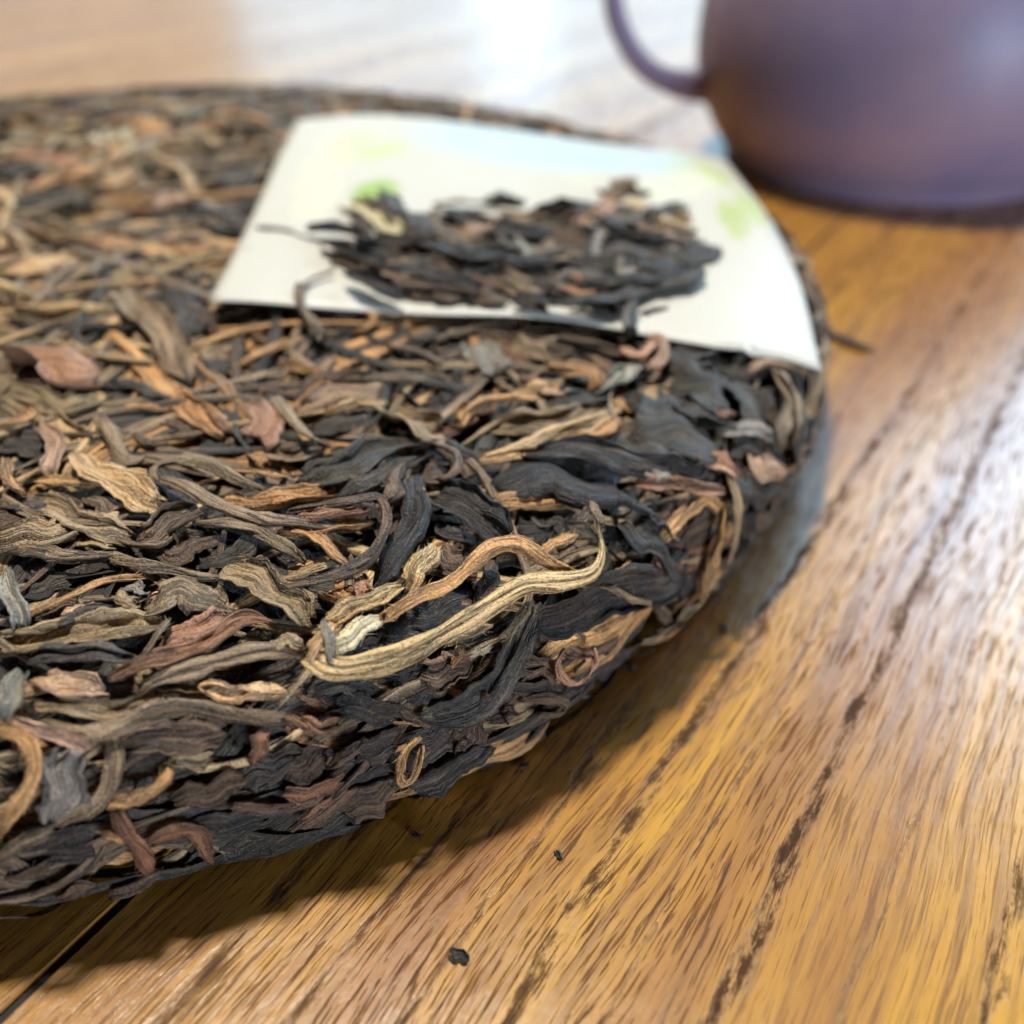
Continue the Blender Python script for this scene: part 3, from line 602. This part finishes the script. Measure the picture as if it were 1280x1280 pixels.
zz = np.where(rr < 8.9, np.interp(rr, prof[:itop, 0], prof[:itop, 1]), 1.58-0.28*(rr-8.9))+0.24
P[..., 2] = zz
U2, V2_ = np.broadcast_arrays(uu[..., 0], vv[..., 0])
P[..., 2] += 0.035*np.sin(U2*9+V2_*4)*np.sin(V2_*5+1)+0.05*np.exp(-((V2_-1)/.08)**2)*np.sin(U2*14+.6)
idx = np.arange(nu_*nv_).reshape(nu_, nv_)
Q = np.stack([idx[:-1, :-1], idx[:-1, 1:], idx[1:, 1:], idx[1:, :-1]], -1).reshape(-1, 4)
ring = np.r_[idx[0, :], idx[1:, -1], idx[-1, -2::-1], idx[-2:0:-1, 0]]; nxt = np.roll(ring, -1); n = nu_*nv_
Q = np.vstack([Q, Q[:, ::-1]+n, np.stack([ring, ring+n, nxt+n, nxt], -1)])
V = np.vstack([P.reshape(-1, 3), P.reshape(-1, 3)-np.array([0, 0, 0.012])])
puv = np.stack([U2, V2_, np.zeros_like(U2)], -1).reshape(-1, 3); puv = np.vstack([puv, puv])
mP, ntP, bP = node_mat('printed_paper'); q = NB(ntP)
pa = q.n('ShaderNodeAttribute', attribute_name='puv'); pv = pa.outputs['Vector']
nz = q.noise(q.vscale(pv, (16, 9, 1)), 1.0, 5, 0.75, 0.8)
sp = q.n('ShaderNodeSeparateXYZ'); q.put(sp.inputs[0], pv)
col = q.mix(q.ramp(nz, 0.4, 0.75, 0, 0.35), (*lin(190, 184, 169), 1), (*lin(186, 179, 154), 1))
def spot(col, cx, cy, rx, ry, rgb, k=1.0, thr=0.45):
    dx = q.math('DIVIDE', q.math('SUBTRACT', sp.outputs[0], cx), rx); dy = q.math('DIVIDE', q.math('SUBTRACT', sp.outputs[1], cy), ry)
    d2 = q.math('ADD', q.math('MULTIPLY', dx, dx), q.math('MULTIPLY', dy, dy))
    m_ = q.math('MULTIPLY', q.ramp(d2, 0.25, 1.2, 1, 0), q.ramp(nz, thr-0.1, thr+0.1))
    return q.mix(q.math('MULTIPLY', m_, k), col, (*lin(*rgb), 1))
for a_ in [(.17,.25,.09,.12,(182,190,118),.75,.50),(.21,.52,.05,.10,(140,164,60),1.0,.42),(.10,.42,.05,.3,(222,224,170),.6,.50),(.93,.25,.06,.12,(168,180,102),.8,.46),
           (.85,.15,.10,.12,(178,188,118),.7,.50),(.96,.42,.04,.16,(168,180,104),.8,.46),(.90,.52,.04,.12,(158,172,86),.85,.44),(.55,.12,.35,.18,(172,190,194),.8,.40),(.75,.3,.2,.1,(214,220,180),.5,.5)]:
    col = spot(col, *a_)
q.put(bP.inputs['Base Color'], col); bP.inputs['Roughness'].default_value = 0.5
q.put(bP.inputs['Normal'], q.bump(q.noise(q.vscale(pv, (60, 40, 1)), 1.0, 4, 0.6), 0.25, 0.0004))
paper = mesh_obj('paper_slip', V, Q, mP, None, True, {'puv': ('FLOAT_VECTOR', puv)})
tag(paper, 'white paper slip with pale green print pressed into the tea cake', 'paper')
pap2d = np.array(PAP['top']+PAP['right'][1:]+PAP['bottom'][::-1][1:]+PAP['left'][::-1][1:-1], float)
def in_poly(x, y, poly):
    c = False; j = len(poly)-1
    for i in range(len(poly)):
        if (poly[i, 1] > y) != (poly[j, 1] > y) and x < (poly[j, 0]-poly[i, 0])*(y-poly[i, 1])/(poly[j, 1]-poly[i, 1])+poly[i, 0]: c = not c
        j = i
    return c

# ------------------------------------------------------------------ all the other leaves of the cake
KW = ['d']*32+['k']*6+['n']*10+['t']*20+['o']*14+['g']*12+['h']*4+['r']*2+['b']*2
def flat_template(kind, nu, nv, seed, shell, thin=1.0):
    R = Rw(seed); u = np.linspace(0, 1, nu)
    bend = R.uniform(-0.9, 0.9); wig = R.uniform(-0.25, 0.25)
    ang = bend*(u-0.5)+wig*np.sin(u*R.uniform(3, 7)+R.uniform(0, 6))
    c = np.stack([np.cumsum(np.cos(ang)), np.cumsum(np.sin(ang)), np.zeros(nu)], -1)/nu
    c -= c.mean(0)
    asp = {'S': R.uniform(0.07, 0.11), 'W': R.uniform(0.09, 0.16), 'B': R.uniform(0.14, 0.27)}[kind]*thin
    return build_leaf(c, np.tile([0, 0, 1.], (nu, 1)), np.full(nu, asp), kind, 'd', R, nu, nv, shell, R.uniform(-0.6, 0.6), (R.uniform(0.1, 0.7), R.uniform(0.1, 0.7)), 0.0)
LO = [flat_template('SWSWB'[i % 5], 13, 8, 50+i, False) for i in range(50)]
HI = [flat_template('SSWSW'[i % 5], 34, 13, 250+i, True) for i in range(40)]
def lay(tpl, s0, th0, phi, length, lift, colour, seed):
    V, Q, _, fb = tpl
    a = V[:, 0]*math.cos(phi)-V[:, 1]*math.sin(phi); b = V[:, 0]*math.sin(phi)+V[:, 1]*math.cos(phi)
    a = a*length; b = b*length; h = V[:, 2]*length*0.75
    tipdip = 0.10*np.clip(np.abs(V[:, 0])*2, 0, 1)**3
    if s0 < 7.0:
        r0, z0 = np.interp(s0, arc, prof[:, 0]), 0
        x = r0*math.cos(th0)+a; y = r0*math.sin(th0)+b
        r = np.hypot(x, y); th = np.arctan2(y, x)
        s = np.interp(r, prof[:itop, 0], arc[:itop])
    else:
        s = s0+a; rs = np.interp(np.full(1, s0), arc, prof[:, 0])[0]; th = th0+b/rs
        over = np.clip(s-S_MAX, 0, None); s = np.minimum(s, S_MAX)-0.0*over
    P, N = surf(s, th)
    P = P+N*(h+lift-tipdip)[:, None]
    P[:, 2] = np.maximum(P[:, 2], 0.012)
    rgb, am = PAL[colour]; j = rnd.uniform(0.75, 1.25)
    t = np.array([*[min(c*j*rnd.uniform(0.97, 1.03), 0.85) for c in lin(*rgb)], am*rnd.uniform(0.8, 1.1)])
    return P, Q, np.broadcast_to(t, (len(P), 4)), fb*np.array([length, length, 0])+np.array([0, 0, seed])
hero_px = []
for _, (V, Q, t, f) in LEAVES:
    hero_px.append(project(V[::7])[0])
grid = np.zeros((140, 140), bool)
for p in hero_px:
    i = np.clip((p/10).astype(int), 0, 139); grid[i[:, 1], i[:, 0]] = True

cand, mass = [], []
NF = 6100
THIN = [flat_template('S', 18, 7, 700+i, False, 0.45) for i in range(24)]
for k in range(NF):
    layer = 0 if k < 3000 else 1 if k < 5200 else 2
    # even over the surface: area grows with r
    while True:
        s0 = rnd.uniform(0.05, S_MAX-0.03)
        if rnd.random()*RM < np.interp(s0, arc, prof[:, 0]): break
    th0 = rnd.uniform(0, 2*math.pi)
    (p0, n0) = surf(np.array([s0]), np.array([th0])); view = np.array([0, 0, CAM_H])-p0[0]
    facing = (n0[0]*view).sum()/np.linalg.norm(view)
    if facing < -0.15 and rnd.random() < 0.72: continue
    (px, py), dep = project(p0[0]); 
    under = in_poly(px, py, pap2d) and facing > 0
    lift = rnd.uniform(-0.08, 0.0) if layer == 0 else rnd.uniform(-0.02, 0.06) if layer == 1 else rnd.uniform(0.06, 0.13)
    if under:
        lift = -0.06
    length = rnd.uniform(0.9, 2.0) if layer == 0 else rnd.uniform(1.1, 2.8)
    if s0 > 8.6: length *= 0.75
    if s0 > S_MAX-0.5: length *= 0.75
    phi = rnd.uniform(0, 2*math.pi) if s0 < 8.4 else math.pi/2+rnd.gauss(0, 0.7 if s0 < 9.2 else 0.42)
    far_left = px < 420 and py < 420
    colour = rnd.choice(KW if not far_left else KW+['h', 'h', 'c', 'o', 'o', 'g', 'b', 'b']*12)  # extra pale tints put the haze of the far left into the colour
    if far_left: length *= 1.35
    if s0 > 9.2 and colour in 'hcpb': colour = 'n'
    if layer == 2:
        if under or s0 > 9.7: continue
        colour = rnd.choice('gotttohdnnd')
    rec = (s0, th0, phi, length, lift, colour, 400+k*0.77)
    vis = facing > 0.02 and -40 < px < 1320 and 80 < py < 1330 and not under
    size = length/dep if vis and layer == 1 else 0
    if vis and layer == 1:
        gx, gy = int(np.clip(px/10, 0, 127)), int(np.clip(py/10, 0, 127))
        cover = grid[max(gy-2, 0):gy+3, max(gx-2, 0):gx+3].mean()
        size *= (1.3-cover)
    cand.append((size, rec, layer))
cand.sort(key=lambda c: -c[0])
def px_size(V):
    p, d_ = project(V[::5]); p = np.clip(p, 0, 1280); e = p.max(0)-p.min(0)
    return e[0]*e[1]+60*e.max()
N_PARTS = 40
for size, rec, layer in cand[:N_PARTS]:
    LEAVES.append(('leaf', lay(HI[int(rec[6]*7) % len(HI)], *rec)))
LEAVES.sort(key=lambda l: -px_size(l[1][0]))
Vs, Qs, Ts, Fs, off = [], [], [], [], 0
for _, (V, Q, t, f) in LEAVES[300:]:
    Vs.append(V); Qs.append(Q+off); Ts.append(t); Fs.append(f); off += len(V)
for size, rec, layer in cand[N_PARTS:]:
    tpl = LO[int(rec[6]*13) % len(LO)] if layer < 2 else THIN[int(rec[6]*13) % len(THIN)]
    V, Q, t, f = lay(tpl, *rec)
    Vs.append(V); Qs.append(Q+off); Ts.append(t); Fs.append(f); off += len(V)
packed = mesh_obj('packed_leaves', np.vstack(Vs), np.vstack(Qs), LEAF, cake, True, {'tint': ('FLOAT_COLOR', np.vstack(Ts)), 'fib': ('FLOAT_VECTOR', np.vstack(Fs))})
packed['kind'] = 'stuff'
for name, (V, Q, t, f) in LEAVES[:300]:
    V = V.copy(); V[:, 2] = np.maximum(V[:, 2], 0.012)
    mesh_obj(name, V, Q, LEAF, cake, True, {'tint': ('FLOAT_COLOR', t), 'fib': ('FLOAT_VECTOR', f)})
print('leaves', len(LEAVES), 'mass', len(cand)-N_PARTS)

# ------------------------------------------------------------------ teapot
def lathe(name, prof2, mat, parent, n=96, samples=80):
    p = crom(np.array(prof2, float), samples)
    th = np.linspace(0, 2*np.pi, n, endpoint=False)
    V = np.stack([p[:, 0][:, None]*np.cos(th), p[:, 0][:, None]*np.sin(th), np.broadcast_to(p[:, 1][:, None], (samples, n))], -1)
    idx = np.arange(samples*n).reshape(samples, n); nx = np.roll(idx, -1, 1)
    Q = np.stack([idx[:-1], nx[:-1], nx[1:], idx[1:]], -1).reshape(-1, 4)
    return mesh_obj(name, V.reshape(-1, 3), Q, mat, parent)
def tube(name, pts, radii, mat, parent, nu=60, nv=20, squash=1.0):
    C = crom(np.array(pts, float), nu); u = np.linspace(0, 1, nu)
    Rr = np.interp(u, np.linspace(0, 1, len(radii)), radii)
    T = np.gradient(C, axis=0); T /= np.linalg.norm(T, axis=1)[:, None]
    N = np.tile([0, 1., 0], (nu, 1)); N -= (N*T).sum(1, keepdims=True)*T; N /= np.linalg.norm(N, axis=1)[:, None]
    B = np.cross(T, N); th = np.linspace(0, 2*np.pi, nv, endpoint=False)
    V = C[:, None]+Rr[:, None, None]*(np.cos(th)[None, :, None]*N[:, None]*squash+np.sin(th)[None, :, None]*B[:, None])
    idx = np.arange(nu*nv).reshape(nu, nv); nx = np.roll(idx, -1, 1)
    Q = np.stack([idx[:-1], nx[:-1], nx[1:], idx[1:]], -1).reshape(-1, 4)
    return mesh_obj(name, V.reshape(-1, 3), Q, mat, parent)
mT, ntT, bT = node_mat('purple_clay'); q = NB(ntT)
tc = q.n('ShaderNodeTexCoord'); nz = q.noise(tc.outputs['Object'], 45, 4, 0.6)
q.put(bT.inputs['Base Color'], q.mix(q.ramp(nz, 0.3, 0.7), (*lin(144, 122, 136), 1), (*lin(124, 110, 134), 1)))
bT.inputs['Roughness'].default_value = 0.42; bT.inputs['Specular IOR Level'].default_value = 0.4
q.put(bT.inputs['Normal'], q.bump(q.noise(tc.outputs['Object'], 900, 3, 0.6), 0.15, 0.0002))
TX, TY = 8.2, 24.3
pot = empty('teapot', (TX, TY, 0.0))
tag(pot, 'round dark purple clay teapot with a loop handle behind the tea cake', 'teapot')
lathe('body', [(0.0, 0.12), (3.2, 0.12), (3.3, 0.0), (3.46, 0.02), (3.6, 0.3), (3.92, 0.8), (4.22, 1.5), (4.33, 2.3), (4.25, 3.3), (3.95, 4.3), (3.4, 5.1), (2.7, 5.6), (2.45, 5.75), (2.3, 5.6), (2.5, 5.3), (0.0, 5.2)], mT, pot, samples=140)
lid = lathe('lid', [(2.62, 5.72), (2.62, 5.85), (2.1, 6.1), (1.2, 6.4), (0.0, 6.5)], mT, pot)
lathe('knob', [(0.45, 6.4), (0.4, 6.6), (0.75, 6.95), (0.7, 7.3), (0.0, 7.45)], mT, lid)
tube('handle', [(-3.9, 0, 1.55), (-4.7, 0, 1.55), (-5.5, 0, 1.95), (-6.05, 0, 2.8), (-6.15, 0, 3.7), (-5.8, 0, 4.6), (-5.0, 0, 5.05), (-3.4, 0, 4.95)], [0.40, 0.26, 0.22, 0.21, 0.22, 0.23, 0.27, 0.4], mT, pot)
tube('spout', [(3.6, 0, 2.0), (4.6, 0, 2.5), (5.3, 0, 3.6), (6.0, 0, 4.9)], [0.95, 0.75, 0.5, 0.36], mT, pot)

# ------------------------------------------------------------------ bits lying loose on the table
def loose(name, px, kind, colour, width, label, seed, nu=18, nv=9):
    C = np.array([on_table(*p)[0] if on_table(*p).ndim > 1 else on_table(*p) for p in crom(np.array(px, float), nu)])
    C[:, 2] = width*0.35
    R = Rw(seed)
    V, Q, t, f = build_leaf(C, np.tile([0, 0, 1.], (nu, 1)), np.full(nu, width), kind, colour, R, nu, nv, True, 0.3, (0.5, 0.4), seed)
    V = V.copy(); V[:, 2] -= V[:, 2].min()-0.003
    o = mesh_obj(name, V, Q, LEAF, None, True, {'tint': ('FLOAT_COLOR', t), 'fib': ('FLOAT_VECTOR', f)})
    tag(o, label, 'tea bit', 'loose bits of tea on the table')
loose('loose_tea_sliver', [(1032, 418), (1062, 432), (1092, 441)], 'S', 'k', 0.16, 'dark tea stem lying on the table right of the paper slip', 5)
loose('tea_crumb', [(563, 1196), (573, 1198), (584, 1201)], 'W', 'k', 0.085, 'dark tea crumb on the table near the bottom edge', 9, 10, 7)
loose('tea_crumb', [(694, 1066), (697, 1070), (700, 1075)], 'W', 'k', 0.03, 'tiny dark tea speck on the table below the curled stem', 12, 10, 7)

for k_, (x_, y_, w_, l_) in enumerate([(788, 838, 0.05, 'small brown tea crumb on the table just right of the curled ring stem'),
                                       (905, 788, 0.05, 'reddish tea crumb on the table below the drooping golden strands'),
                                       (655, 958, 0.03, 'tiny black tea crumb in the shadow below the front rim'),
                                       (520, 1046, 0.03, 'tiny brown tea crumb in the shadow, furthest left of the crumbs')]):
    a_ = k_*1.3
    loose('tea_crumb', [(x_-7*math.cos(a_), y_-5*math.sin(a_)), (x_, y_), (x_+7*math.cos(a_), y_+5*math.sin(a_))], 'W', 'nrkn'[k_], w_, l_, 20+k_, 9, 7)
